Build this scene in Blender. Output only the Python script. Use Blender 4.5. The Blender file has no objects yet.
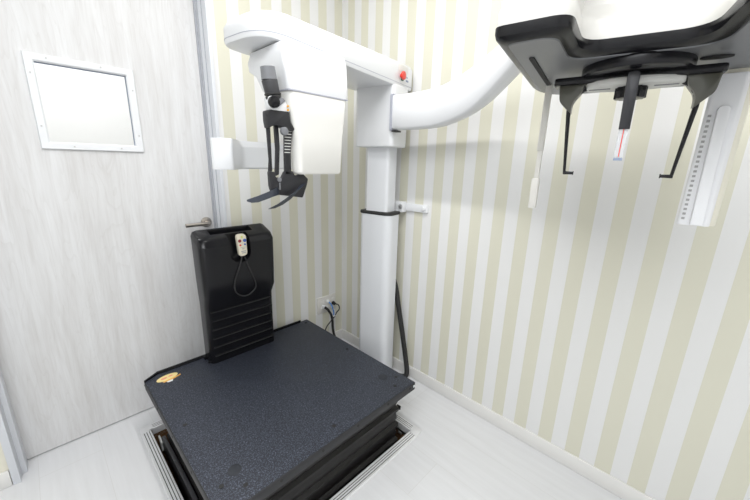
import bpy, bmesh, math, random
from mathutils import Vector, Matrix
random.seed(4)
S = bpy.context.scene
COL = S.collection

# ------------------------------------------------------------ camera, light, exposure
cam_data = bpy.data.cameras.new('camera'); cam = bpy.data.objects.new('camera', cam_data); COL.objects.link(cam)
cam_data.sensor_width = 36; cam_data.lens = 335.06 / 750 * 36; cam_data.clip_start = .02
Rv = Vector((0.70017, -0.71348, 0.02675)); Uv = Vector((0.16198, 0.19522, 0.96729)); Fv = Vector((0.69536, 0.67293, -0.25226))
M = Matrix(((Rv.x, Uv.x, -Fv.x), (Rv.y, Uv.y, -Fv.y), (Rv.z, Uv.z, -Fv.z))).to_4x4()
M.translation = Vector((-1.4434, -1.7106, 1.25)); cam.matrix_world = M
S.camera = cam
S.view_settings.view_transform = 'Standard'; S.view_settings.look = 'None'
S.view_settings.exposure = 0.0; S.view_settings.gamma = 1; S.view_settings.use_curve_mapping = False

w = bpy.data.worlds.new('world'); S.world = w; w.use_nodes = True
w.node_tree.nodes['Background'].inputs[0].default_value = (.9, .95, 1, 1)
w.node_tree.nodes['Background'].inputs[1].default_value = .3

CEIL = 2.5
def area(name, loc, size, power, color=(1, .985, .96), rot=(0, 0, 0), size_y=None, shape=None):
    l = bpy.data.lights.new(name, 'AREA'); l.energy = power; l.color = color
    l.shape = shape or ('RECTANGLE' if size_y else 'SQUARE'); l.size = size
    if size_y: l.size_y = size_y
    o = bpy.data.objects.new(name, l); o.location = loc; o.rotation_euler = rot; COL.objects.link(o); return o
area('lamp_main', (-.82, -1.10, CEIL - .05), .06, 18, size_y=1.2, color=(1, .99, .975))
area('lamp_fill', (-1.9, -1.75, CEIL - .05), 1.1, 33, color=(.95, .975, 1), size_y=1.1)  # fill light added out of view to brighten the room
area('lamp_corridor', (-1.2, .95, CEIL - .05), .9, 23, color=(.97, .985, 1))

# ------------------------------------------------------------ materials
def mat(name, col, rough=.5, metal=0, coat=0, spec=.5, trans=0, alpha=1):
    m = bpy.data.materials.new(name); m.use_nodes = True
    b = m.node_tree.nodes['Principled BSDF']
    b.inputs['Base Color'].default_value = (*col, 1); b.inputs['Roughness'].default_value = rough
    b.inputs['Metallic'].default_value = metal; b.inputs['Coat Weight'].default_value = coat
    b.inputs['Specular IOR Level'].default_value = spec; b.inputs['Transmission Weight'].default_value = trans
    b.inputs['Alpha'].default_value = alpha
    return m
class N:
    def __init__(s, m): s.t = m.node_tree; s.b = s.t.nodes['Principled BSDF']
    def n(s, typ, **kw):
        x = s.t.nodes.new(typ)
        for k, v in kw.items(): setattr(x, k, v)
        return x
    def l(s, a, b): s.t.links.new(a, b)
    def math(s, op, a, b=None):
        x = s.n('ShaderNodeMath', operation=op)
        for i, v in enumerate((a, b)):
            if v is None: continue
            if isinstance(v, (int, float)): x.inputs[i].default_value = v
            else: s.l(v, x.inputs[i])
        return x.outputs[0]
    def pos(s):
        g = s.n('ShaderNodeNewGeometry'); p = s.n('ShaderNodeSeparateXYZ'); s.l(g.outputs['Position'], p.inputs[0]); return g.outputs['Position'], p.outputs
    def mix(s, fac, a, b):
        x = s.n('ShaderNodeMix', data_type='RGBA')
        if isinstance(fac, (int, float)): x.inputs[0].default_value = fac
        else: s.l(fac, x.inputs[0])
        for i, v in ((6, a), (7, b)):
            if isinstance(v, tuple): x.inputs[i].default_value = (*v, 1)
            else: s.l(v, x.inputs[i])
        return x.outputs[2]
    def bump(s, h, strength, dist=.001):
        x = s.n('ShaderNodeBump'); x.inputs['Strength'].default_value = strength; x.inputs['Distance'].default_value = dist
        s.l(h, x.inputs['Height']); s.l(x.outputs[0], s.b.inputs['Normal'])
def noise(k, vec, scale, detail=3, mul=None):
    if mul:
        v = k.n('ShaderNodeVectorMath', operation='MULTIPLY'); k.l(vec, v.inputs[0]); v.inputs[1].default_value = mul; vec = v.outputs[0]
    x = k.n('ShaderNodeTexNoise'); x.inputs['Scale'].default_value = scale; x.inputs['Detail'].default_value = detail
    k.l(vec, x.inputs['Vector']); return x.outputs['Fac']
def ramp(k, f, a, b):
    x = k.n('ShaderNodeMapRange'); x.inputs[1].default_value = a; x.inputs[2].default_value = b; k.l(f, x.inputs[0]); return x.outputs[0]

def stripe_mat(name, axis, phase, period):
    m = mat(name, (.8, .8, .78), .75, spec=.25); k = N(m); P, xyz = k.pos()
    f = k.math('FRACT', k.math('DIVIDE', k.math('SUBTRACT', xyz[axis], phase), period))
    s = k.math('LESS_THAN', f, .5)
    c = k.mix(s, (.79, .79, .79), (.695, .68, .565))
    g = noise(k, P, 260, 2); c2 = k.mix(k.math('MULTIPLY', g, .10), c, (.66, .65, .60))
    k.l(c2, k.b.inputs['Base Color']); k.bump(g, .12, .0006)
    k.l(k.mix(s, (.75, .75, .75), (.42, .42, .42)), k.b.inputs['Roughness']); k.l(k.mix(s, (.25, .25, .25), (.7, .7, .7)), k.b.inputs['Specular IOR Level']); return m
M_STR_BACK = stripe_mat('wallpaper_stripes_door_wall', 0, -.0605, .1135)
M_STR_RIGHT = stripe_mat('wallpaper_stripes_right_wall', 1, -.1045, .1107)
M_CREAM = mat('wallpaper_cream', (.80, .77, .66), .8)
M_WALL = mat('wall_paint_white', (.84, .84, .83), .8)
M_CEIL = mat('ceiling_white', (.86, .86, .85), .85)
M_BASE = mat('baseboard_vinyl', (.79, .78, .76), .4)
def floor_mat():
    m = mat('floor_vinyl_planks', (.8, .8, .79), .33, spec=.4); k = N(m); P, xyz = k.pos()
    W, L = .20, 1.25
    u = k.math('DIVIDE', xyz[0], W); row = k.math('FLOOR', u)
    off = k.math('MULTIPLY', k.math('FRACT', k.math('MULTIPLY', row, .371)), L)
    v = k.math('DIVIDE', k.math('ADD', xyz[1], off), L)
    fu = k.math('FRACT', u); fv = k.math('FRACT', v)
    seam = k.math('MAXIMUM', k.math('LESS_THAN', fu, .008), k.math('LESS_THAN', fv, .0016))
    idn = k.n('ShaderNodeTexWhiteNoise', noise_dimensions='2D'); cb = k.n('ShaderNodeCombineXYZ')
    k.l(row, cb.inputs[0]); k.l(k.math('FLOOR', v), cb.inputs[1]); k.l(cb.outputs[0], idn.inputs['Vector'])
    g = noise(k, P, 1, 5, (38, 3.2, 1)); g2 = noise(k, P, 1, 3, (160, 5, 1))
    gg = k.math('ADD', k.math('MULTIPLY', ramp(k, g, .3, .7), .65), k.math('MULTIPLY', g2, .35))
    gg = k.math('ADD', gg, k.math('MULTIPLY', idn.outputs['Value'], .3))
    c = k.mix(k.math('MULTIPLY', gg, .75), (.725, .73, .745), (.63, .632, .64))
    c = k.mix(k.math('MULTIPLY', seam, .5), c, (.55, .54, .52))
    k.l(c, k.b.inputs['Base Color']); return m
M_FLOOR = floor_mat()
def door_mat():
    m = mat('door_bleached_oak', (.75, .74, .73), .5, spec=.35); k = N(m); P, xyz = k.pos()
    n1 = noise(k, P, 1, 6, (26, 26, 2.0)); n2 = noise(k, P, 1, 4, (120, 120, 9)); 
    wv = k.n('ShaderNodeTexNoise'); wv.inputs['Scale'].default_value = 1; wv.inputs['Detail'].default_value = 2; wv.inputs['Distortion'].default_value = 1.6
    v = k.n('ShaderNodeVectorMath', operation='MULTIPLY'); k.l(P, v.inputs[0]); v.inputs[1].default_value = (9, 9, .9); k.l(v.outputs[0], wv.inputs['Vector'])
    rings = k.math('FRACT', k.math('MULTIPLY', wv.outputs['Fac'], 14))
    t = k.math('ADD', k.math('MULTIPLY', ramp(k, n1, .35, .7), .5), k.math('MULTIPLY', ramp(k, n2, .4, .75), .35))
    t = k.math('ADD', t, k.math('MULTIPLY', ramp(k, rings, .75, 1), .22))
    c = k.mix(t, (.735, .735, .74), (.585, .57, .56))
    k.l(c, k.b.inputs['Base Color']); k.bump(n2, .15, .0006); return m
M_DOOR = door_mat()
M_FRAME = mat('door_frame_light_grey', (.70, .72, .76), .35)
M_FRAME_D = mat('door_frame_groove_grey', (.42, .44, .48), .4)
M_WINF = mat('window_frame_white', (.80, .81, .83), .3)
M_GLASS = mat('window_glass', (1, 1, 1), .02, trans=1); M_GLASS.node_tree.nodes['Principled BSDF'].inputs['IOR'].default_value = 1.05
M_STEEL = mat('brushed_steel', (.50, .46, .42), .28, metal=1)
M_SCREW = mat('screw_steel', (.6, .6, .6), .3, metal=1)
def ash(name, col, rough, coat=.3):
    m = mat(name, col, rough, coat=coat); k = N(m); P, _ = k.pos(); g = noise(k, P, 900, 2); k.bump(g, .04, .0003); return m
M_WHITE = ash('enamel_white', (.77, .78, .80), .28)
M_WHITE2 = ash('plastic_warm_white', (.76, .75, .72), .4, .1)
M_WHITE3 = ash('plastic_ceph_white', (.72, .705, .67), .3)
M_COLUMN = ash('column_aluminium_white', (.72, .735, .765), .38, .1)
M_BLACK = ash('plastic_black', (.007, .007, .009), .24, 0)
M_BLACK.node_tree.nodes['Principled BSDF'].inputs['Specular IOR Level'].default_value = .32
M_RUB = mat('rubber_black', (.018, .018, .018), .55)
M_CHIN = mat('chin_rest_charcoal', (.016, .016, .020), .42)
M_CHIN2 = mat('chin_blade_slate', (.02, .026, .04), .35)
M_DGREY = mat('dark_grey_plastic', (.045, .045, .05), .4)
M_GREY = mat('mid_grey_plastic', (.19, .195, .21), .4)
M_LGREY = mat('light_grey_plastic', (.62, .62, .60), .4)
M_OLIVE = mat('ear_plate_grey', (.065, .064, .05), .35, coat=.2)
M_UNDER = mat('plate_satin_grey', (.19, .195, .205), .36, metal=.3)
M_RED = mat('button_red', (.75, .04, .02), .3, coat=.5)
M_GREEN = mat('tag_dark_green', (.01, .12, .07), .4)
M_AMBER = mat('dot_amber', (.7, .35, .03), .4)
M_SEAM = mat('seam_grey', (.42, .43, .50), .5)
M_BLUE = mat('cable_blue', (.06, .22, .60), .4)
M_YEL = mat('sticker_yellow', (.84, .68, .30), .5); M_PINK = mat('sticker_pink', (.80, .32, .20), .5); M_ORG = mat('sticker_orange', (.85, .42, .08), .5); M_SW = mat('sticker_white', (.82, .84, .86), .5)
M_BROWN = mat('pit_plywood', (.20, .11, .05), .7)
M_PITD = mat('pit_dark', (.02, .02, .02), .8)
M_ALU = mat('pit_aluminium', (.78, .78, .79), .35, metal=.35)
def rim_mat(name, axis, edges):
    m = mat(name, (.7, .7, .7), .35, metal=.5); k = N(m); P, xyz = k.pos(); tot = None
    for e, sgn in edges:
        d = k.math('MULTIPLY', k.math('SUBTRACT', xyz[axis], e), sgn)
        f = k.math('FRACT', k.math('DIVIDE', d, .0100)); on = k.math('MULTIPLY', k.math('LESS_THAN', f, .28), k.math('MULTIPLY', k.math('GREATER_THAN', d, .007), k.math('LESS_THAN', d, .038)))
        tot = on if tot is None else k.math('MAXIMUM', tot, on)
    k.l(k.mix(tot, (.80, .80, .81), (.02, .02, .02)), k.b.inputs['Base Color']); k.l(k.math('MULTIPLY', k.math('SUBTRACT', 1, tot), .3), k.b.inputs['Metallic']); return m
M_RIMX = rim_mat('rim_aluminium_inlay_long', 1, [(-.957, 1), (-.017, -1)]); M_RIMY = rim_mat('rim_aluminium_inlay_side', 0, [(-1.262, 1), (-.300, -1)])
M_BELL = mat('bellows_vinyl', (.011, .010, .010), .45, spec=.35)
M_EDGE = mat('platform_edge_black', (.028, .028, .031), .5, spec=.35)
M_CLEAR = mat('clear_acrylic', (.90, .91, .95), .25, trans=.55, spec=.5); 
M_SHIELD = mat('translucent_plastic', (.84, .845, .87), .35)
M_CREAMP = mat('sensor_cream', (.80, .775, .67), .35)
M_IVORY = mat('remote_ivory', (.80, .74, .60), .4)
M_MARKB = mat('button_black', (.02, .02, .02), .4); M_MARKBL = mat('button_blue', (.05, .12, .45), .4); M_MARKR = mat('button_dark_red', (.25, .02, .02), .4); M_MARKG = mat('button_lime', (.65, .70, .15), .4)
M_INK = mat('ink_grey', (.38, .38, .38), .6); M_INKB = mat('ink_slate', (.25, .3, .42), .5)
def deck_mat():
    m = mat('platform_speckled_sheet', (.06, .07, .09), .5, spec=.35); k = N(m); P, _ = k.pos()
    g = noise(k, P, 420, 2); g2 = noise(k, P, 200, 2)
    t = k.math('ADD', k.math('MULTIPLY', ramp(k, g, .55, .78), .6), k.math('MULTIPLY', ramp(k, g2, .52, .8), .5))
    c = k.mix(t, (.018, .021, .030), (.20, .225, .30)); k.l(c, k.b.inputs['Base Color'])
    k.bump(g, .35, .0006); return m
M_DECK = deck_mat()
M_DISC = mat('cover_disc_charcoal', (.03, .033, .04), .55, spec=.3)

# ------------------------------------------------------------ mesh helpers
def T(bm, W=None):
    if W is not None: bmesh.ops.transform(bm, matrix=W, verts=bm.verts)
    return bm
def obj(name, bms, m, parent=None, smooth=35):
    if not isinstance(bms, (list, tuple)): bms = [bms]
    me = bpy.data.meshes.new(name); full = bmesh.new()
    for b in bms:
        t = bpy.data.meshes.new('t'); b.to_mesh(t); full.from_mesh(t); bpy.data.meshes.remove(t); b.free()
    bmesh.ops.recalc_face_normals(full, faces=full.faces); full.to_mesh(me); full.free()
    me.materials.append(m); me.shade_smooth(); me.set_sharp_from_angle(angle=math.radians(smooth))
    o = bpy.data.objects.new(name, me); COL.objects.link(o)
    if parent is not None: o.parent = parent
    return o
def empty(name, loc=(0, 0, 0), rz=0):
    o = bpy.data.objects.new(name, None); COL.objects.link(o); o.location = loc; o.rotation_euler = (0, 0, rz); o.empty_display_size = .05; return o
def tag(o, label=None, cat=None, group=None, kind=None):
    if label: o['label'] = label
    if cat: o['category'] = cat
    if group: o['group'] = group
    if kind: o['kind'] = kind
    return o
def struct(o): o['kind'] = 'structure'; return o
def bevel(bm, r, seg=3, ang=25):
    if r <= 0: return bm
    e = [x for x in bm.edges if len(x.link_faces) == 2 and x.calc_face_angle(0) > math.radians(ang)]
    bmesh.ops.bevel(bm, geom=e, offset=r, segments=seg, profile=.5, affect='EDGES', clamp_overlap=True); return bm
def box(lo, hi, r=0, seg=2):
    bm = bmesh.new(); bmesh.ops.create_cube(bm, size=1)
    for v in bm.verts:
        for i in range(3): v.co[i] = (lo[i] + hi[i]) / 2 + v.co[i] * (hi[i] - lo[i])
    return bevel(bm, r, seg)
def rpoly(pts, rad, seg=6):
    n = len(pts); out = []
    if not isinstance(rad, (list, tuple)): rad = [rad] * n
    for i in range(n):
        p = Vector(pts[i]).to_2d() if len(pts[i]) > 2 else Vector(pts[i]); a = Vector(pts[i - 1]); b = Vector(pts[(i + 1) % n]); r = rad[i]
        if r <= 0: out.append(tuple(p)); continue
        da = (a - p); db = (b - p); r = min(r, da.length * .49, db.length * .49)
        s = p + da.normalized() * r; e = p + db.normalized() * r
        for k in range(seg + 1):
            t = k / seg; q = s * (1 - t) ** 2 + p * 2 * t * (1 - t) + e * t * t; out.append((q.x, q.y))
    return out
AX = {'z': lambda u, v, w: (u, v, w), 'y': lambda u, v, w: (u, w, v), 'x': lambda u, v, w: (w, u, v)}
def loft(loops, closed_ends=True):
    bm = bmesh.new(); R = [[bm.verts.new(p) for p in L] for L in loops]; n = len(R[0])
    for a, b in zip(R, R[1:]):
        for i in range(n): bm.faces.new((a[i], a[(i + 1) % n], b[(i + 1) % n], b[i]))
    if closed_ends: bm.faces.new(R[0][::-1]); bm.faces.new(R[-1])
    bmesh.ops.recalc_face_normals(bm, faces=bm.faces); return bm
def prism(pts, a, b, ax='z', r=0, seg=2):
    f = AX[ax]; bm = loft([[f(u, v, a) for u, v in pts], [f(u, v, b) for u, v in pts]])
    if r > 0:
        e = [x for x in bm.edges if any(len(fc.verts) > 4 or len(pts) == 4 and abs(fc.normal['xyz'.index(ax)]) > .9 for fc in x.link_faces)]
        bmesh.ops.bevel(bm, geom=e, offset=r, segments=seg, profile=.5, affect='EDGES', clamp_overlap=True)
    return bm
def cyl(p0, p1, r0, r1=None, n=24, r=0):
    p0, p1 = Vector(p0), Vector(p1); d = p1 - p0; q = d.to_track_quat('Z', 'Y'); r1 = r0 if r1 is None else r1
    bm = bmesh.new(); bmesh.ops.create_cone(bm, cap_ends=True, segments=n, radius1=r0, radius2=r1, depth=d.length)
    if r > 0:
        e = [x for x in bm.edges if any(len(f.verts) > 4 for f in x.link_faces)]
        bmesh.ops.bevel(bm, geom=e, offset=r, segments=2, profile=.5, affect='EDGES', clamp_overlap=True)
    T(bm, Matrix.Translation((p0 + p1) / 2) @ q.to_matrix().to_4x4()); return bm
def spline(pts, k=6):
    P = [Vector(p) for p in pts]; P = [P[0] * 2 - P[1]] + P + [P[-1] * 2 - P[-2]]; out = []
    for i in range(1, len(P) - 2):
        for j in range(k):
            t = j / k; a, b, c, d = P[i - 1:i + 3]
            out.append(.5 * ((2 * b) + (c - a) * t + (2 * a - 5 * b + 4 * c - d) * t * t + (3 * b - a - 3 * c + d) * t ** 3))
    return out + [P[-2]]
def tube(pts, r, n=10, smooth=True, k=6):
    P = spline(pts, k) if smooth else [Vector(p) for p in pts]; loops = []; nrm = None
    for i, p in enumerate(P):
        t = (P[min(i + 1, len(P) - 1)] - P[max(i - 1, 0)]).normalized()
        if nrm is None: nrm = t.orthogonal().normalized()
        nrm = (nrm - t * nrm.dot(t)).normalized(); b = t.cross(nrm)
        rr = r if not callable(r) else r(i / (len(P) - 1))
        loops.append([p + (nrm * math.cos(2 * math.pi * j / n) + b * math.sin(2 * math.pi * j / n)) * rr for j in range(n)])
    return loft(loops)
def strip(pts, wv, t):
    """flat ribbon along pts with (width vector, thickness vector) per point"""
    loops = []
    for i, p in enumerate(pts):
        p = Vector(p); a = Vector(wv[i]) / 2; b = Vector(t[i] if isinstance(t, list) else t) / 2
        loops.append([p - a - b, p + a - b, p + a + b, p - a + b])
    return loft(loops)

# ------------------------------------------------------------ room shell
HX0, HX1, HY0, HY1 = -1.224, -.338, -.915, -.055        # lift pit opening
X0, Y0, X1W = -2.6, -3.0, 0.0
fl = [box((X0 - .1, Y0 - .1, -.05), (HX0, 1.9, 0)), box((HX1, Y0 - .1, -.05), (.1, 1.9, 0)),
      box((HX0, Y0 - .1, -.05), (HX1, HY0, 0)), box((HX0, HY1, -.05), (HX1, 1.9, 0))]
struct(obj('floor', fl, M_FLOOR))
DX0, DX1, DZ = -1.668, -.768, 2.06                        # opening in the door wall
struct(obj('wall_right', box((0, Y0 - .1, 0), (.1, .1, CEIL)), M_STR_RIGHT))
struct(obj('wall_back', [box((DX1, 0, 0), (0, .16, CEIL)), box((DX0, 0, DZ), (DX1, .16, CEIL))], M_STR_BACK))
struct(obj('wall_back_left', box((X0, 0, 0), (DX0, .16, CEIL)), M_CREAM))
struct(obj('wall_left', box((X0 - .1, Y0 - .1, 0), (X0, 1.9, CEIL)), M_WALL))
struct(obj('wall_front', box((X0, Y0 - .1, 0), (0, Y0, CEIL)), M_WALL))
struct(obj('ceiling', box((X0 - .1, Y0 - .1, CEIL), (.1, 1.9, CEIL + .1)), M_CEIL))
struct(obj('wall_corridor', [box((X0, 1.8, 0), (.1, 1.9, CEIL)), box((0, .16, 0), (.1, 1.8, CEIL))], M_WALL))
def bb(name, lo, hi): struct(obj(name, box(lo, hi, .003), M_BASE))
bb('baseboard_right', (-.009, Y0, 0), (0, -.009, .07))
bb('baseboard_back', (DX1, -.009, 0), (0, 0, .07))
bb('baseboard_left', (X0, -.011, 0), (DX0 - .003, 0, .07))
# door frame (jambs + head), stepped profile
def jamb(x_open, x_wall, s):
    a = [(x_wall, -.012), (x_open + s * .002, -.012), (x_open + s * .002, .030), (x_open - s * .016, .030), (x_open - s * .016, .052),
         (x_open - s * .003, .052), (x_open - s * .003, .15), (x_wall, .15)]
    return a
fr = struct(obj('trim_1', [prism([(-1.669, -.012), (-1.648, -.012), (-1.648, .012), (-1.644, .030), (-1.630, .034), (-1.628, .085), (-1.640, .10), (-1.640, .15), (-1.669, .15)], 0, 2.05, r=.0015),
    prism([(-.766, -.010), (-.780, -.010), (-.784, .020), (-.7825, .030), (-.786, .040), (-.786, .088), (-.778, .10), (-.778, .15), (-.766, .15)], 0, 2.05, r=.001),
    box((-1.669, -.012, 2.03), (-.766, .15, 2.058), .003)], M_FRAME))
obj('groove', [box((-.7878, .062, 0), (-.786, .070, 2.03)), box((-.7852, .024, 0), (-.7825, .029, 2.03)), box((-.7905, .090, 0), (-.786, .1035, 2.03))], M_FRAME_D, fr)
# door leaf with a window hole
WX0, WX1, WZ0, WZ1 = -1.357, -1.083, 1.293, 1.571
dy0, dy1 = .105, .140
dr = struct(obj('door_1', [box((-1.632, dy0, .006), (WX0, dy1, 2.028)), box((WX1, dy0, .006), (-.789, dy1, 2.028)),
     box((WX0, dy0, .006), (WX1, dy1, WZ0)), box((WX0, dy0, WZ1), (WX1, dy1, 2.028))], M_DOOR))
wf = struct(empty('window_1', ((WX0 + WX1) / 2, dy0, WZ0)))
def wpart(name, bms, m):
    o = obj(name, bms, m, wf)
    for v in o.data.vertices: v.co -= Vector(wf.location)
    return o
def frame_ring(y, d, f, yb):
    x0, x1, z0, z1 = WX0, WX1, WZ0, WZ1; L = []
    for (xa, za, xb, zb, yy) in ((x0 - f, z0 - f, x1 + f, z1 + f, y), (x0 - f + .003, z0 - f + .003, x1 + f - .003, z1 + f - .003, y - d), (x0 - .004, z0 - .004, x1 + .004, z1 + .004, y - d), (x0 + .001, z0 + .001, x1 - .001, z1 - .001, y - d + .004), (x0 + .001, z0 + .001, x1 - .001, z1 - .001, yb)):
        L.append([(xa, yy, za), (xb, yy, za), (xb, yy, zb), (xa, yy, zb)])
    return loft(L, False)
wpart('window_frame', [frame_ring(dy0, .010, .027, dy0 + .012)], M_WINF)
wpart('gasket', [box((WX0, dy0 + .006, WZ1 - .003), (WX1, dy0 + .018, WZ1)), box((WX1 - .002, dy0 + .006, WZ0), (WX1, dy0 + .018, WZ1))], M_INKB)
wpart('pane', box((WX0, dy0 + .016, WZ0), (WX1, dy0 + .020, WZ1)), M_GLASS)
sc = []
for sx, sz in ((.13, 1), (.7, 1), (.25, 0), (.8, 0)):
    x = WX0 + (WX1 - WX0) * sx; z = WZ1 + .014 if sz else WZ0 - .014; sc.append(cyl((x, dy0 - .0092, z), (x, dy0 - .0125, z), .0028, n=10))
for sz, sx in ((.85, 0), (.2, 0), (.8, 1), (.15, 1)):
    z = WZ0 + (WZ1 - WZ0) * sz; x = WX1 + .014 if sx else WX0 - .014; sc.append(cyl((x, dy0 - .0092, z), (x, dy0 - .0125, z), .0028, n=10))
for b in sc: wpart('screw', b, M_SCREW)
# lever handle
h = tag(empty('door_handle', (-.828, dy0, .930)), 'brushed steel lever handle with round rose on the pale wooden door', 'door handle')
obj('rose', cyl((0, 0, 0), (0, -.009, 0), .026, n=32, r=.003), M_STEEL, h)
obj('lever', [cyl((0, -.009, 0), (0, -.050, 0), .0095, n=20), tube([(0, -.045, 0), (-.012, -.052, 0), (-.04, -.053, 0), (-.112, -.053, 0)], .0095, 14)], M_STEEL, h)

# luminaire bodies: the slim ceiling lamp, and one for the added fill panel
for nm, loc, sx, lab in (('ceiling_light', (-.82, -1.10, CEIL), .1, 'long slim white ceiling light above the lift platform'), ('ceiling_light', (-1.9, -1.75, CEIL), .6, 'added square white fill panel on the ceiling behind the camera')):
    c = tag(empty(nm, loc), lab, 'ceiling light')
    if sx < .2:
        obj('rim', box((-.05, -.65, -.04), (.05, .65, 0), .005), M_WHITE, c)
    else:
        obj('rim', box((-sx, -sx, -.04), (sx, sx, 0), .005), M_WHITE, c)

# ------------------------------------------------------------ lift pit: aluminium rim in the floor, liner
pit = tag(empty('floor_pit_rim', (-.781, -.485, 0)), 'ribbed aluminium rim framing the sunken pit in the pale floor', 'floor rim')
pl_ = Vector(pit.location)
def ppart(name, bms, m):
    o = obj(name, bms, m, pit)
    for v in o.data.vertices: v.co -= pl_
    return o
OX0, OX1, OY0, OY1 = -1.262, -.300, -.957, -.017
def ribbed(a0, a1, b0, b1, along):
    # strip: cross-section runs b0..b1 (outer to inner) with five ridges
    e = (b1 - b0) * .06
    pts = [(b0, -.002), (b0, .001), (b0 + e, .005), (b1 - e, .005), (b1, .003), (b1, -.03), (b1 - e, -.03), (b1 - e, -.002)]
    f = (lambda u, v, wv: (wv, u, v)) if along == 'x' else (lambda u, v, wv: (u, wv, v))
    return loft([[f(u, v, a0) for u, v in pts], [f(u, v, a1) for u, v in pts]])
ppart('rim_strip', ribbed(OX0 + .045, OX1 - .045, OY0, HY0 + .002, 'x'), M_RIMX)
ppart('rim_strip', ribbed(OX0 + .045, OX1 - .045, OY1, HY1 - .002, 'x'), M_RIMX)
ppart('rim_strip', ribbed(OY0 + .045, OY1 - .045, OX0, HX0 + .002, 'y'), M_RIMY)
ppart('rim_strip', ribbed(OY0 + .045, OY1 - .045, OX1, HX1 - .002, 'y'), M_RIMY)
for cx, cy, sx, sy in ((OX0, OY0, 1, 1), (OX1, OY0, -1, 1), (OX0, OY1, 1, -1), (OX1, OY1, -1, -1)):
    o_ = [(cx, cy), (cx + sx * .05, cy), (cx + sx * .05, cy + sy * .040), (cx + sx * .037, cy + sy * .040), (cx + sx * .037, cy + sy * .05), (cx, cy + sy * .05)]
    ppart('corner_cap', [prism(rpoly(o_, [.02, 0, 0, .004, 0, 0]), .0, .0075, r=.0015), cyl((cx + sx * .02, cy + sy * .02, .007), (cx + sx * .02, cy + sy * .02, .009), .0035, n=10)], M_ALU)
ppart('liner', [box((HX0 - .012, HY0 - .012, -.40), (HX0, HY1 + .012, -.004)), box((HX1, HY0 - .012, -.40), (HX1 + .012, HY1 + .012, -.004)),
    box((HX0, HY0 - .012, -.40), (HX1, HY0, -.004)), box((HX0, HY1, -.40), (HX1, HY1 + .012, -.004))], M_BROWN)
ppart('pit_floor', box((HX0 - .012, HY0 - .012, -.42), (HX1 + .012, HY1 + .012, -.40)), M_PITD)

# ------------------------------------------------------------ patient lift
PX0, PX1, PY0, PY1, PZ = -1.222, -.340, -.926, -.058, .28
lift = tag(empty('platform_lift', (-.781, -.485, -.40)), 'low black speckled platform lift with pleated skirt rising from the floor pit', 'platform lift')
ll = Vector(lift.location)
def lpart(name, bms, m, parent=None):
    o = obj(name, bms, m, parent or lift)
    for v in o.data.vertices: v.co -= ll
    return o
out = [(PX0, PY0), (PX1, PY0), (PX1, PY1), (PX0 + .055, PY1), (PX0, PY1 - .035)]
plat = lpart('platform', prism(rpoly(out, [.006, .006, .006, .004, .004], 3), PZ - .037, PZ - .002, r=.0015), M_EDGE)
out2 = [(PX0 + .004, PY0 + .004), (PX1 - .004, PY0 + .004), (PX1 - .004, PY1 - .012), (PX0 + .058, PY1 - .012), (PX0 + .004, PY1 - .042)]
lpart('anti_slip_sheet', prism(rpoly(out2, .005, 3), PZ - .003, PZ, r=.0005), M_DECK, plat)
lpart('back_lip', [box((PX0 + .055, PY1 - .010, PZ - .01), (PX1 - .05, PY1, PZ + .010), .002), box((PX0 + .07, PY1 - .016, PZ - .001), (PX1 - .06, PY1 - .008, PZ + .004), .001),
    prism([(PX0, PY1 - .036), (PX0 + .055, PY1 - .001), (PX0 + .055, PY1 - .011), (PX0 + .006, PY1 - .042)], PZ - .01, PZ + .008, r=.001)], M_BLACK, plat)
for x, y in ((-.378, -.84), (-.431, -.88), (-.386, -.499), (-1.177, -.828), (-1.122, -.874), (-1.175, -.486), (-.777, -.875), (-.375, -.10)):
    lpart('screw', cyl((x, y, PZ - .002), (x, y, PZ + .0012), .0075, n=14), M_PITD, plat)
for x, y in ((-1.124, -.800), (-.423, -.798)):
    lpart('cover_disc', cyl((x, y, PZ - .002), (x, y, PZ + .0008), .022, n=32, r=.0004), M_DISC, plat)
for x in (-.38, -.527, -.699, -.866, -1.03, -1.18):
    lpart('edge_screw', cyl((x, PY0 + .002, PZ - .014), (x, PY0 - .0012, PZ - .014), .0055, n=12), M_PITD, plat)
for y in (-.1, -.3, -.5, -.7, -.86):
    lpart('edge_screw', cyl((PX0 + .002, y, PZ - .014), (PX0 - .0012, y, PZ - .014), .0055, n=12), M_PITD, plat)
lpart('corner_mark', box((-.356, PY0 - .0015, PZ - .022), (-.347, PY0 + .001, PZ - .011)), M_SW, plat)
# bellows
def ring(i, z):
    a = [(-1.172 + i, -.884 + i), (-.392 - i, -.884 + i), (-.392 - i, -.10 - i), (-1.172 + i, -.10 - i)]
    return [(x, y, z) for x, y in rpoly(a, .012, 3)]
L = []; z = PZ - .037; L.append(ring(.02, z))
for k_ in range(6):
    zt = PZ - .040 - k_ * .086
    L += [ring(.006, zt - .003), ring(.000, zt - .008), ring(.000, zt - .020), ring(.012, zt - .025), ring(.005, zt - .060), ring(.013, zt - .082)]
    if zt - .15 < -.39: break
L.append(ring(.01, -.399))
bel = lpart('bellows', loft(L), M_BELL, None)
lpart('bellows_clip', [box((-.391, -.883, .13), (-.385, -.863, .15), .001)], M_MARKB, bel)
# steel bits seen in the pit beside the skirt
lpart('side_rail', [box((-1.196, -.90, -.10), (-1.180, -.12, -.012), .002)], M_DGREY)
lpart('latch_hook', prism(rpoly([(-.115, -.016), (-.095, -.016), (-.09, -.03), (-.11, -.045), (-.10, -.07), (-.13, -.085), (-.145, -.07), (-.135, -.05), (-.14, -.03)], .006, 3), -1.204, -1.197, ax='x', r=.001), M_LGREY)
lpart('latch_bolt', cyl((-.352, -.80, -.05), (-.352, -.83, -.05), .008, n=14), M_SCREW)
lpart('latch_bolt', cyl((-.350, -.85, -.04), (-.350, -.87, -.04), .006, n=14), M_SCREW)

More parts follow.
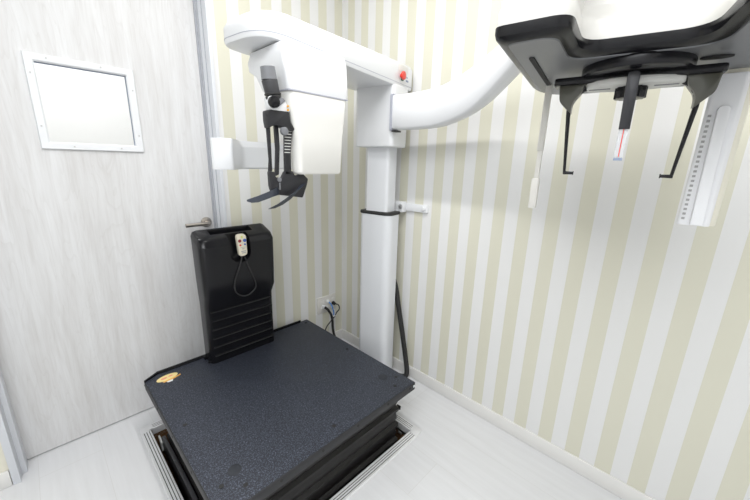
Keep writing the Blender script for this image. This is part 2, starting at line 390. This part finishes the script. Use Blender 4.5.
# control housing (black upright cover on the platform)
hs = tag(empty('control_housing', (-.788, -.11, PZ)), 'tall glossy black plastic housing with ribbed lower front standing on the lift platform', 'control housing')
hl = Vector(hs.location)
def hpart(name, bms, m, parent=None):
    o = obj(name, bms, m, parent or hs)
    for v in o.data.vertices: v.co -= hl
    return o
def hring(x0, x1, y0, y1, z, r=.035):
    return [(x, y, z) for x, y in rpoly([(x0, y0), (x1, y0), (x1, y1), (x0, y1)], [r, r, .008, .008], 6)]
HL = [hring(-.957, -.617, -.165, -.076, .281, .030), hring(-.957, -.617, -.165, -.076, .50, .030), hring(-.957, -.616, -.167, -.076, .575, .032),
      hring(-.959, -.608, -.186, -.076, .625, .034), hring(-.961, -.606, -.188, -.076, .70, .036), hring(-.963, -.602, -.186, -.076, .885, .036),
      hring(-.962, -.603, -.183, -.069, .905, .036), hring(-.956, -.609, -.176, -.073, .922, .032), hring(-.944, -.621, -.164, -.080, .930, .028)]
# body with a carved handle slot (on top) and handset bay (front) by boolean
def carve(o, cutters):
    for c in cutters:
        me = bpy.data.meshes.new('cut'); bmesh.ops.recalc_face_normals(c, faces=c.faces); c.to_mesh(me); c.free(); co = bpy.data.objects.new('cut', me); COL.objects.link(co)
        md = o.modifiers.new('b', 'BOOLEAN'); md.object = co; md.operation = 'DIFFERENCE'; md.solver = 'EXACT'
        dg = bpy.context.evaluated_depsgraph_get(); new = bpy.data.meshes.new_from_object(o.evaluated_get(dg))
        o.modifiers.clear(); o.data = new; bpy.data.objects.remove(co)
    o.data.shade_smooth(); o.data.set_sharp_from_angle(angle=math.radians(35))
HL = [[(x, y, z - (.036 * max(0, (-.076 - y) / .1) * min(1, (z - .86) / .045) if z > .86 else 0)) for x, y, z in q] for q in HL]
body = obj('shell', loft(HL), M_BLACK)
bay = prism(rpoly([(-.835, 1.0), (-.835, .80), (-.805, .772), (-.762, .772), (-.735, .80), (-.735, 1.0)], [0, .03, .02, .02, .03, 0], 6), -.25, -.138, ax='y')
slot = box((-.895, -.131, .878), (-.695, -.088, 1.0), .0)
carve(body, [bay, slot])
for v in body.data.vertices: v.co -= hl
body.parent = hs
for i in range(6):
    z = .548 - i * .0455
    hpart('rib', prism(rpoly([(-.160, z + .006), (-.1715, z + .004), (-.1745, z), (-.1715, z - .004), (-.160, z - .006)], .001, 2), -.940, -.632, ax='x'), M_BLACK)
hpart('foot_bracket', box((-.968, -.10, PZ + .001), (-.955, -.07, .297), .002), M_BLACK)
hpart('foot_bolt', cyl((-.968, -.150, .292), (-.955, -.150, .292), .005, n=12), M_BLACK)

# handset hanging in the bay
rm = tag(empty('remote_control', (-.772, -.162, .80)), 'small ivory handset with coloured buttons hanging on the black housing front', 'remote control')
rl = Vector(rm.location)
def rpart(name, bms, m, parent=None):
    o = obj(name, bms, m, parent or rm)
    for v in o.data.vertices: v.co -= rl
    return o
ro = rpoly([(-.798, .906), (-.752, .906), (-.750, .802), (-.790, .798)], [.018, .018, .016, .016], 6)
rpart('handset_body', prism(ro, -.1605, -.186, ax='y', r=.005, seg=3), M_IVORY)
def btn(x, z, r, m): rpart('button', cyl((x, -.1855, z), (x, -.1885, z), r, n=16), m)
btn(-.786, .876, .0075, M_MARKR); btn(-.762, .876, .0080, M_MARKBL); btn(-.775, .894, .0045, M_MARKG); btn(-.784, .855, .0045, M_RED); btn(-.762, .857, .0045, M_MARKBL)
rpart('legend', [box((-.782, -.1868, .822), (-.758, -.1858, .826)), box((-.779, -.1868, .814), (-.760, -.1858, .818)), box((-.776, -.1868, .834), (-.766, -.1858, .838)), box((-.786, -.1868, .842), (-.760, -.1858, .8435))], M_INK)
rpart('cord', tube([(-.778, -.175, .800), (-.784, -.188, .785), (-.805, -.193, .74), (-.828, -.193, .68), (-.826, -.192, .635), (-.800, -.189, .606), (-.765, -.189, .600), (-.730, -.190, .622), (-.722, -.190, .648), (-.738, -.191, .70), (-.756, -.190, .75), (-.760, -.180, .782), (-.762, -.168, .795)], .0034, 8), M_RUB)
rpart('strain_relief', cyl((-.776, -.174, .806), (-.779, -.180, .788), .005, .0035, n=10), M_RUB)

# sticker on the deck
stk = tag(empty('floor_sticker', (-1.135, -.125, PZ)), 'oval yellow sticker with two pink blobs at the far left corner of the platform', 'sticker')
def orp(name, pts, z0, z1, m):
    o = obj(name, prism([(a * .84 - .004, b * .84) for a, b in pts], z0, z1), m, stk); return o
def ov(cx, cy, a, b, rot, n=28): return [(cx + a * math.cos(t) * math.cos(rot) - b * math.sin(t) * math.sin(rot), cy + a * math.cos(t) * math.sin(rot) + b * math.sin(t) * math.cos(rot)) for t in [2 * math.pi * i / n for i in range(n)]]
orp('backing', ov(0, 0, .052, .027, .12), 0, .0010, M_YEL)
orp('pink_blob', ov(-.016, -.001, .016, .008, .12), .0010, .0014, M_PINK)
orp('pink_blob', ov(.016, .004, .011, .006, .12), .0010, .0014, M_PINK)
orp('orange_edge', rpoly([(-.030, -.030), (.048, -.018), (.060, -.010), (.060, -.022), (.020, -.036), (-.026, -.040)], .004), .0010, .0015, M_ORG)
orp('white_tip', rpoly([(-.014, -.034), (.018, -.034), (.014, -.050), (-.010, -.050)], .005), 0, .0013, M_SW)

# ------------------------------------------------------------ X-ray machine
TH = math.radians(11); OO = Vector((-.14, -.46, 0))
mc = tag(empty('dental_xray_machine', OO, TH), 'large white panoramic dental x-ray machine with long side arm on a column beside the lift', 'x-ray machine')
W2L = (Matrix.Translation(OO) @ Matrix.Rotation(TH, 4, 'Z')).inverted()
def mp(name, bms, m, parent=None, world=False, smooth=35):
    o = obj(name, bms, m, parent or mc, smooth)
    if world: o.data.transform(W2L)
    return o
def ro_(x0, x1, y0, y1, r): return rpoly([(x0, y0), (x1, y0), (x1, y1), (x0, y1)], r, 6)
colm = mp('column_sleeve', prism(rpoly([(-.052, -.108), (.050, -.108), (.050, .082), (-.052, .082)], [.045, .01, .01, .03], 8), 0.0, .985), M_COLUMN)
mp('column_gasket', prism(rpoly([(-.056, -.113), (.053, -.113), (.053, .086), (-.056, .086)], [.045, .01, .01, .03], 8), .985, 1.003, r=.006, seg=3), M_RUB, colm)
mp('base_foot', prism(ro_(-.075, .06, -.12, .10, .012), 0, .008, r=.002), M_WHITE, colm)
up = mp('column', prism(rpoly([(-.046, -.086), (.040, -.086), (.040, .046), (-.046, .046)], [.018, .01, .01, .008], 6), 1.0, 1.36), M_COLUMN)
# column head
hd = mp('column_head', [prism(rpoly([(-.085, -.125), (.055, -.125), (.055, .10), (-.085, .10)], [.022, .01, .01, .03], 8), 1.325, 1.605, r=.014, seg=3)], M_WHITE)
mp('rear_cover', prism(rpoly([(.045, -.110), (.092, -.110), (.092, .08), (.045, .08)], [0, .02, .02, 0], 5), 1.335, 1.605, r=.012, seg=3), M_WHITE, hd)
# overhead arm
tip = [(-.812, -.118), (.102, -.122), (.102, .125), (-.20, .135), (-.795, .112)]
tr = [.13, .02, .02, .1, .06]
def ins(d, pts=tip):
    c = Vector((-.35, 0)); return [(x + (d if x < c.x else -d), y + (d if y < c.y else -d)) for x, y in pts]
oa = mp('overhead_arm', loft([[(x, y, z - (.046 * min(1, max(0, (-.42 - x) / .38)) if z > 1.68 else 0)) for x, y in rpoly(ins(d), tr, 8)] for d, z in ((.010, 1.597), (.003, 1.599), (0, 1.606), (0, 1.690), (.008, 1.706), (.024, 1.716), (.040, 1.720))]), M_WHITE)
mp('seam', prism([(x, y) for x, y in rpoly(ins(-.0008), tr, 8)], 1.612, 1.614), M_SEAM, oa)
mp('emergency_button', [cyl((-.020, -.121, 1.646), (-.020, -.136, 1.646), .0085, n=20), cyl((-.020, -.130, 1.646), (-.020, -.142, 1.646), .0185, n=28, r=.004)], M_RED, oa)
mp('button_collar', box((-.018, -.126, 1.627), (.002, -.1205, 1.645), .002), M_GREEN, oa)
mp('label_plate', [box((.030, -.1232, 1.630), (.052, -.1212, 1.638)), box((.033, -.1232, 1.646), (.042, -.1212, 1.652))], M_INKB, oa)
mp('switch_recess', box((-.045, -.1225, 1.665), (.045, -.1208, 1.695), .002), M_WHITE2, oa)

# rotating C-arm (world-aligned): centre near (-.72,-.62)
def wprism(pts, a, b, ax='z', r=0, seg=3): return prism(pts, a, b, ax, r, seg)
ca = mp('rotating_arm', [loft([[(x, y, z) for x, y in rpoly([(xa, ya), (xb, ya), (xb, yb), (xa, yb)], [.014, .012, .03, .03], 6)] for xa, xb, ya, yb, z in (
      (-.846, -.612, -.752, -.60, 1.458), (-.850, -.610, -.754, -.58, 1.470), (-.856, -.610, -.755, -.555, 1.515), (-.860, -.610, -.752, -.515, 1.535), (-.860, -.610, -.750, -.510, 1.562), (-.852, -.612, -.742, -.515, 1.590), (-.842, -.62, -.734, -.52, 1.594))]),
      cyl((-.755, -.60, 1.585), (-.755, -.60, 1.602), .07, n=40)], M_WHITE, world=True)
sb = mp('sensor_housing', [loft([[(x, y, z) for x, y in rpoly([(xa, ya), (xb, ya), (xb, yb), (xa, yb)], [.026, .010, .02, .02], 6)] for xa, xb, ya, yb, z in (
      (-.812, -.646, -.748, -.705, 1.206), (-.818, -.640, -.752, -.700, 1.212), (-.822, -.632, -.753, -.690, 1.32), (-.836, -.624, -.753, -.670, 1.39), (-.846, -.618, -.753, -.655, 1.452), (-.846, -.618, -.751, -.65, 1.4565))])], M_WHITE2, ca, True)
mp('panel_seam', [box((-.8475, -.7545, 1.4555), (-.612, -.70, 1.459)), box((-.8485, -.742, 1.4555), (-.846, -.66, 1.459))], M_SEAM, ca, True)
# far lower arm behind the chin rest
P1, P2, P3 = Vector((-.927, -.513)), Vector((-.842, -.40)), Vector((-.56, -.40))
def loA(d, z):
    dv = (P2 - P1).normalized(); nv = Vector((-dv.y, dv.x))
    pts = [P1 + dv * d * .6, P2 + Vector((.4, -1)).normalized() * -d * -0 + Vector((0, d)), P3 + Vector((0, d)), P3 + Vector((0, .10)), P2 + Vector((-.035, .10)), P1 + nv * .075]
    return [(x, y, z) for x, y in rpoly([tuple(p) for p in pts], [.012, .02, .01, .01, .03, .02], 4)]
la = mp('lower_arm', [loft([loA(.008, 1.212), loA(0, 1.218), loA(0, 1.295), loA(.012, 1.308), loA(.022, 1.318)])], M_WHITE, ca, True)
mp('hanger', prism(ro_(-.655, -.56, -.42, -.32, .02), 1.25, 1.50), M_WHITE2, la, True)
mp('hanger_bridge', box((-.66, -.55, 1.47), (-.55, -.32, 1.55), .01), M_WHITE, la, True)

# chin rest hanging under the nose (plane y ~ -.72)
y = -.725  # chin rest part coordinates taken from image pixels projected to about this depth
def px_(pts, a, b, r=.001): return prism(pts, a, b, ax='y', r=r)
cr = mp('chin_rest', [cyl((-.893, y, 1.478), (-.884, y, 1.440), .0235, .022, n=28, r=.002)], M_DGREY, world=True)
mp('adapter', [cyl((-.897, y, 1.512), (-.893, y, 1.478), .021, .0225, n=28)], M_GREY, cr, True)
mp('collar', [cyl((-.8845, y, 1.443), (-.8835, y, 1.437), .0245, n=28, r=.002), cyl((-.883, y, 1.436), (-.881, y, 1.426), .0235, n=28, r=.002)], M_RUB, cr, True)
mp('joint', [px_(rpoly([(-.905, 1.432), (-.862, 1.432), (-.838, 1.402), (-.838, 1.394), (-.900, 1.392)], .006, 3), y - .018, y + .018, .003)], M_WHITE, cr, True)
mp('joint_cover', [px_(rpoly([(-.890, 1.431), (-.862, 1.431), (-.853, 1.424), (-.880, 1.402), (-.888, 1.402)], .003, 3), y - .0205, y - .016, .001)], M_GREY, cr, True)
mp('knob', [cyl((-.897, y - .018, 1.414), (-.897, y - .038, 1.414), .0165, n=14, r=.004)], M_BLACK, cr, True)
for dx, dz in ((-.846, 1.410), (-.846, 1.399), (-.884, 1.426)):
    mp('screw', cyl((dx, y - .017, dz), (dx, y - .0215, dz), .0032, n=12), M_AMBER, cr, True)
mp('bracket', [px_(rpoly([(-.916, 1.390), (-.895, 1.396), (-.842, 1.396), (-.836, 1.365), (-.822, 1.345), (-.830, 1.338), (-.862, 1.346), (-.885, 1.352), (-.900, 1.348), (-.912, 1.340), (-.916, 1.362)], .005, 3), y - .018, y + .010, .003)], M_CHIN, cr, True)
mp('front_rod', [px_(rpoly([(-.912, 1.35), (-.899, 1.35), (-.899, 1.22), (-.905, 1.20), (-.914, 1.20), (-.908, 1.25)], .002, 2), y - .003, y + .003, .001)], M_CHIN, cr, True)
mp('middle_rod', [px_(rpoly([(-.886, 1.352), (-.872, 1.352), (-.870, 1.29), (-.877, 1.205), (-.890, 1.20), (-.884, 1.28)], .003, 2), y - .004, y + .004, .001)], M_CHIN, cr, True)
ba = mp('ruler_bar', [px_(rpoly([(-.852, 1.352), (-.824, 1.350), (-.834, 1.27), (-.834, 1.205), (-.857, 1.205), (-.856, 1.27)], .002, 2), y - .008, y + .002, .001)], M_CHIN, cr, True)
mp('ruler_marks', [box((-.8535 + i * -.0005, y - .0092, 1.337 - i * .0092), (-.829 - i * .0010, y - .0078, 1.3395 - i * .0092)) for i in range(8)], M_LGREY, ba, True)
mp('clamp_wheel', [cyl((-.862, y - .014, 1.336), (-.862, y - .026, 1.336), .0125, n=28, r=.002)], M_GREY, cr, True)
lp_ = rpoly([(-.913, 1.215), (-.894, 1.214), (-.890, 1.196), (-.868, 1.196), (-.858, 1.215), (-.828, 1.216), (-.822, 1.202), (-.806, 1.203), (-.797, 1.214), (-.770, 1.190), (-.775, 1.170), (-.793, 1.128), (-.84, 1.135), (-.905, 1.145), (-.912, 1.17)], .004, 3)
lpx = mp('chin_plate', [px_(lp_, y - .008, y + .006, .0015)], M_CHIN, cr, True)
mp('slot', [box((-.881, y - .0105, 1.158), (-.877, y - .0075, 1.180)), cyl((-.880, y - .008, 1.190), (-.880, y - .012, 1.190), .007, n=14)], M_GREY, lpx, True)
bl = [(-.880, -.730, 1.156), (-.905, -.742, 1.150), (-.935, -.752, 1.143), (-.971, -.765, 1.136), (-.995, -.772, 1.134), (-1.010, -.775, 1.135)]
mp('chin_blade', [strip(bl, [(.004, .006, .026), (.006, .008, .020), (.006, .010, .018), (.005, .010, .016), (.003, .008, .011), (.001, .002, .003)], (.002, .005, .001))], M_CHIN2, cr, True, 60)
bl = [(-.789, -.730, 1.176), (-.806, -.738, 1.161), (-.828, -.747, 1.146), (-.867, -.760, 1.131), (-.905, -.775, 1.119), (-.935, -.785, 1.113)]
mp('chin_blade', [strip(bl, [(.030, .006, .016), (.044, .010, .026), (.050, .012, .034), (.046, .012, .032), (.040, .010, .022), (.034, .008, .010)], (.002, .005, .001))], M_CHIN2, cr, True, 60)

# cephalometric arm (local frame): from the head's near side, rising towards the ceph unit
def seg(cx, cy, z0, z1, tx, ty, th=.06):
    # cross-section at (cx,cy): near face plane, tangent (tx,ty); thickness towards +n
    t = Vector((tx, ty)).normalized(); n = Vector((-t.y, t.x))
    if n.x < 0: n = -n
    zm = (z0 + z1) / 2; c = .010; A = []
    for u, z in ((c, z0), (th - c, z0), (th, z0 + c), (th, z1 - c), (th - c, z1), (c, z1), (0, z1 - c), (0, z0 + c)):
        A.append((cx + n.x * u, cy + n.y * u, z))
    return A
stn = [(-.075, -.118, 1.402, 1.553), (-.088, -.20, 1.400, 1.551), (-.11, -.33, 1.403, 1.556), (-.135, -.41, 1.416, 1.570), (-.165, -.49, 1.440, 1.596), (-.21, -.57, 1.480, 1.626), (-.28, -.66, 1.540, 1.66), (-.36, -.74, 1.60, 1.71), (-.45, -.82, 1.65, 1.75), (-.53, -.90, 1.69, 1.78), (-.60, -.97, 1.70, 1.79)]
sp = spline([(a, b, (c + d) / 2) for a, b, c, d in stn], 5); hh = spline([(d - c, 0, 0) for a, b, c, d in stn], 5); LO = []
for i, p in enumerate(sp):
    t = sp[min(i + 1, len(sp) - 1)] - sp[max(i - 1, 0)]; LO.append(seg(p.x - .022, p.y - .008, p.z - hh[i].x / 2, p.z + hh[i].x / 2, t.x, t.y))
cfa = mp('ceph_arm', loft(LO), M_WHITE, smooth=50)
mp('arm_collar', prism([(u, v) for u, v in rpoly([(-.101, 1.396), (-.034, 1.396), (-.034, 1.557), (-.101, 1.557)], .010, 3)], -.128, -.117, ax='y'), M_SEAM, cfa)
mp('collar_gap', box((-.096, -.150, 1.392), (-.045, -.125, 1.399), .002), M_RUB, cfa)

# ceph unit
CO = [(-.905, -.795), (-.908, -.908), (-.765, -.915), (-.755, -1.085), (-.90, -1.092), (-.90, -1.205), (-.46, -1.205), (-.385, -1.17), (-.385, -.83), (-.46, -.790)]
CR = [.018, .03, .035, .045, .03, .02, .04, .04, .04, .04]
def cins(d):
    c = (-.66, -1.0); o = []
    for i, (x, yv) in enumerate(CO):
        sx = {0: 1, 1: 1, 2: 1, 3: 1, 4: 1, 5: 1, 6: -1, 7: -1, 8: -1, 9: -1}[i]
        sy = {0: -1, 1: 1, 2: 1, 3: -1, 4: -1, 5: 1, 6: 1, 7: 1, 8: -1, 9: -1}[i]
        o.append((x + sx * d, yv + sy * d))
    return rpoly(o, CR, 7)
cu = mp('ceph_head', [loft([[(x, yv, z) for x, yv in cins(d)] for d, z in ((.022, 1.444), (.010, 1.445), (.002, 1.451), (0, 1.458), (0, 1.466))])], M_BLACK)
mp('underside_plate', [loft([[(x, yv, z) for x, yv in cins(d)] for d, z in ((.020, 1.4425), (.018, 1.446))])], M_UNDER, cu)
mp('housing', [loft([[(x, yv, z) for x, yv in cins(d)] for d, z in ((.001, 1.466), (.001, 1.472), (.002, 1.490), (.008, 1.502), (.020, 1.512), (.030, 1.530))]),
     loft([[(x, yv, z) for x, yv in rpoly(P, [.02, .03, .03, .02], 6)] for P, z in (
       ([(-.904, -.797), (-.907, -.905), (-.40, -.905), (-.45, -.795)], 1.470), ([(-.902, -.799), (-.905, -.903), (-.40, -.903), (-.45, -.797)], 1.520), ([(-.88, -.815), (-.885, -.90), (-.40, -.90), (-.45, -.81)], 1.62), ([(-.80, -.84), (-.80, -.98), (-.45, -.98), (-.45, -.84)], 1.76))]),
     loft([[(x, yv, z) for x, yv in rpoly(P, .03, 6)] for P, z in (  # unseen tall rear bulk, enlarged to block lamp light from the right wall
       ([(-.735, -.83), (-.725, -1.15), (-.39, -1.15), (-.39, -.83)], 1.50), ([(-.70, -.83), (-.69, -1.15), (-.39, -1.15), (-.39, -.83)], 1.62), ([(-.66, -.85), (-.66, -1.12), (-.40, -1.12), (-.40, -.85)], 1.80))]),
     loft([[(x, yv, z) for x, yv in rpoly(P, [.03, .02, .02, .03], 6)] for P, z in (
       ([(-.898, -1.094), (-.898, -1.203), (-.45, -1.203), (-.45, -1.094)], 1.470), ([(-.896, -1.096), (-.896, -1.201), (-.45, -1.201), (-.45, -1.096)], 1.50), ([(-.85, -1.11), (-.85, -1.19), (-.47, -1.19), (-.47, -1.11)], 1.56))])], M_WHITE3, cu)
mp('slot', prism(rpoly([(-.80, -.843), (-.80, -.834), (-.545, -.834), (-.545, -.843)], .004, 3), 1.4405, 1.4432), M_PITD, cu)
mp('oval_recess', prism(ov(-.66, -1.112, .022, .012, 1.57), 1.4405, 1.4432), M_PITD, cu)
# telescopic collimator pole
cp = mp('collimator_pole', [box((-.556, -.846, 1.29), (-.538, -.832, 1.444), .002)], M_WHITE3, cu)
mp('inner_section', box((-.553, -.845, 1.19), (-.541, -.834, 1.295), .001), M_WHITE3, cu)
mp('end_block', [box((-.558, -.848, 1.145), (-.538, -.830, 1.222), .003)], M_WHITE3, cu)
# rotating disc and ear rods
dc = mp('disc', [cyl((-.655, -1.0, 1.424), (-.655, -1.0, 1.445), .088, n=56, r=.004)], M_BLACK, cu)
mp('cross_bar', [prism(rpoly([(-.682, -1.128), (-.628, -1.128), (-.628, -.866), (-.682, -.866)], .008, 3), 1.414, 1.428, r=.003)], M_BLACK, dc)
mp('slider', [prism(rpoly([(-.675, -1.078), (-.632, -1.078), (-.62, -1.03), (-.612, -1.0), (-.62, -.965), (-.632, -.925), (-.675, -.925), (-.695, -.965), (-.70, -1.0), (-.695, -1.03)], .010, 4), 1.404, 1.417, r=.003)], M_LGREY, dc)
mp('slider_slot', box((-.664, -1.070, 1.4030), (-.658, -1.034, 1.4042)), M_GREY, dc)
mp('slider_slot', box((-.664, -.966, 1.4030), (-.658, -.930, 1.4042)), M_GREY, dc)
import math as _m
kn = [( -.655 + (.0235 + (.0025 if i % 4 < 2 else 0)) * math.cos(2 * math.pi * i / 48), -1.0 + (.0235 + (.0025 if i % 4 < 2 else 0)) * math.sin(2 * math.pi * i / 48)) for i in range(48)]
mp('knurled_knob', prism(kn, 1.384, 1.405, r=.001), M_BLACK, dc)
for s, yc in ((1, -1.0), (-1, -1.0)):
    Y = lambda d: yc + s * d
    e = mp('ear_arm', [prism(rpoly([(Y(.124), 1.416), (Y(.078), 1.416), (Y(.080), 1.402), (Y(.096), 1.382), (Y(.096), 1.360), (Y(.110), 1.374), (Y(.120), 1.384)], [.004, .003, .01, .02, .002, .01, .008], 4), -.672, -.645, ax='x', r=.002)], M_OLIVE, cu)
    mp('rod', [tube([(-.6585, Y(.076), 1.410), (-.660, Y(.092), 1.398), (-.659, Y(.1005), 1.372), (-.657, Y(.099), 1.34), (-.655, Y(.095), 1.29), (-.655, Y(.0905), 1.237)], lambda t: .0065 if t < .3 else .0058 - .003 * t, 10)], M_BLACK, e)
    mp('ear_tip', [cyl((-.655, Y(.093), 1.2395), (-.655, Y(.074), 1.2395), .0035, .003, n=12), cyl((-.655, Y(.0745), 1.2395), (-.655, Y(.073), 1.2395), .0042, n=12)], M_BLACK, e)
# nasion support
na = mp('forehead_support', [prism(rpoly([(-.9985 - .0095, 1.420), (-.9985 + .0095, 1.420), (-1.0 + .0085, 1.322), (-1.0 - .0085, 1.322)], [.009, .009, .001, .001], 5), -.722, -.712, ax='x', r=.001),
     box((-.715, -1.005, 1.404), (-.66, -.992, 1.412), .001)], M_CHIN, cu)
mp('clear_ruler', box((-.718, -1.0065, 1.268), (-.716, -.9925, 1.326)), M_CLEAR, na)
mp('red_scale', box((-.7188, -1.0005, 1.273), (-.7181, -.9990, 1.322)), M_RED, na)
mp('ruler_end', box((-.7195, -1.0065, 1.266), (-.7145, -.9925, 1.271)), M_INKB, na)
# sensor / film shield on the far side
SX = -.55
sens = mp('sensor_panel', [prism(rpoly([(SX, -1.180), (SX + .004, -1.138), (SX + .02, -1.136), (SX + .032, -1.194), (SX + .012, -1.198)], [.006, .004, .003, .006, .006], 4), 1.138, 1.444, r=.003)], M_CREAMP, cu)
mp('shield', [prism(rpoly([(SX - .006, -1.178), (SX - .002, -1.136), (SX + .004, -1.132), (SX + .010, -1.136), (SX + .006, -1.184), (SX, -1.186)], .003, 3), 1.138, 1.435, r=.002)], M_SHIELD, sens)
mp('ridge', [prism([(a, b) for a, b in rpoly([(-1.172, 1.140), (-1.152, 1.140), (-1.148, 1.375), (-1.166, 1.375)], [.002, .002, .009, .009], 5)], SX - .014, SX - .002, ax='x', r=.004)], M_SHIELD, sens)
hl_ = []
for i in range(22):
    z = 1.150 + i * .0098; hl_.append(box((SX - .0045, -1.1425, z), (SX - .0020, -1.1375, z + .0045)))
mp('scale_marks', hl_, M_INK, sens)

# ------------------------------------------------------------ wall bracket, outlet, cables
br = tag(empty('wall_bracket', (0, -.575, 1.02)), 'white metal bracket fixed to the striped wall beside the column', 'bracket')
obj('plate', [box((-.014, -.120, -.018), (-.0, .085, .022), .002)], M_WHITE, br)
obj('angle', [box((-.050, .018, -.026), (-.014, .125, .030), .002), box((-.085, .05, -.026), (-.050, .125, -.020), .001)], M_WHITE, br)
obj('bolt', [cyl((-.050, .030, .004), (-.060, .030, .004), .009, n=6), cyl((-.050, .030, .004), (-.053, .030, .004), .013, n=20)], M_SCREW, br)
obj('bolt', [cyl((-.014, -.098, .004), (-.026, -.098, .004), .011, n=20, r=.003)], M_WHITE, br)
obj('bolt', [cyl((-.050, .090, .006), (-.0525, .090, .006), .004, n=12)], M_GREY, br)

ol = tag(empty('wall_outlet', (-.141, 0, .308)), 'white double wall outlet on the striped wall behind the platform', 'outlet')
obj('faceplate', box((-.079, -.007, -.059), (.077, 0, .059), .003), M_WHITE3, ol)
for cx in (-.038, .010, .052):
    for cz in (-.026, .020):
        obj('socket', [box((cx - .015, -.0095, cz - .014), (cx + .015, -.006, cz + .014), .002)], M_WHITE2, ol)
def cable(name, pts, r, m, label, cat, plug=None, pm=None, group=None):
    o = tag(obj(name, tube(pts, r, 10), m), label, cat, group)
    if plug: obj('plug', plug, pm or m, o)
    return o
cable('power_cable', [(-.177, -.030, .300), (-.168, -.045, .290), (-.150, -.050, .262), (-.134, -.046, .235), (-.124, -.045, .19), (-.118, -.044, .12), (-.10, -.050, .05), (-.07, -.09, .014), (-.055, -.17, .012), (-.095, -.25, .012), (-.13, -.30, .012)], .0085, M_RUB,
      'thick black power cable with white plug hanging from the left socket', 'cable', [box((-.188, -.028, .288), (-.166, -.008, .312), .004)], M_SW)
cable('network_cable', [(-.136, -.026, .325), (-.132, -.045, .310), (-.128, -.055, .285), (-.122, -.058, .255), (-.124, -.0580, .235)], .0042, M_BLUE,
      'short blue cable with white plug in the middle of the wall outlet', 'cable', [box((-.145, -.024, .318), (-.126, -.008, .334), .003)], M_SW)
cable('power_cable', [(-.086, -.028, .300), (-.070, -.045, .290), (-.068, -.05, .262), (-.095, -.054, .245), (-.118, -.066, .232), (-.160, -.070, .205), (-.20, -.072, .17), (-.225, -.08, .10), (-.23, -.085, .008)], .0040, M_RUB,
      'thin black cable curving from the round black plug at the right of the outlet', 'cable', [cyl((-.092, -.008, .304), (-.090, -.032, .300), .013, .010, n=18, r=.003)], M_RUB)
tag(obj('cable_tie', [tube([(-.113 + .016 * math.cos(a), -.054 + .016 * math.sin(a), .236) for a in [i * math.pi / 6 for i in range(12)]] + [(-.097, -.054, .236)], .0015, 6), box((-.132, -.072, .231), (-.126, -.066, .241))], M_SW), 'white tie bundling the cables just below the wall outlet', 'cable tie')
tag(obj('cable_conduit', tube([(-.048, -.517, .60), (-.040, -.530, .55), (-.036, -.552, .44), (-.034, -.585, .30), (-.034, -.620, .15), (-.036, -.640, .05), (-.045, -.635, .018), (-.065, -.60, .015), (-.075, -.578, .018)], .0145, 14), M_RUB),
    'thick black cable sleeve running down behind the column to the floor', 'cable')
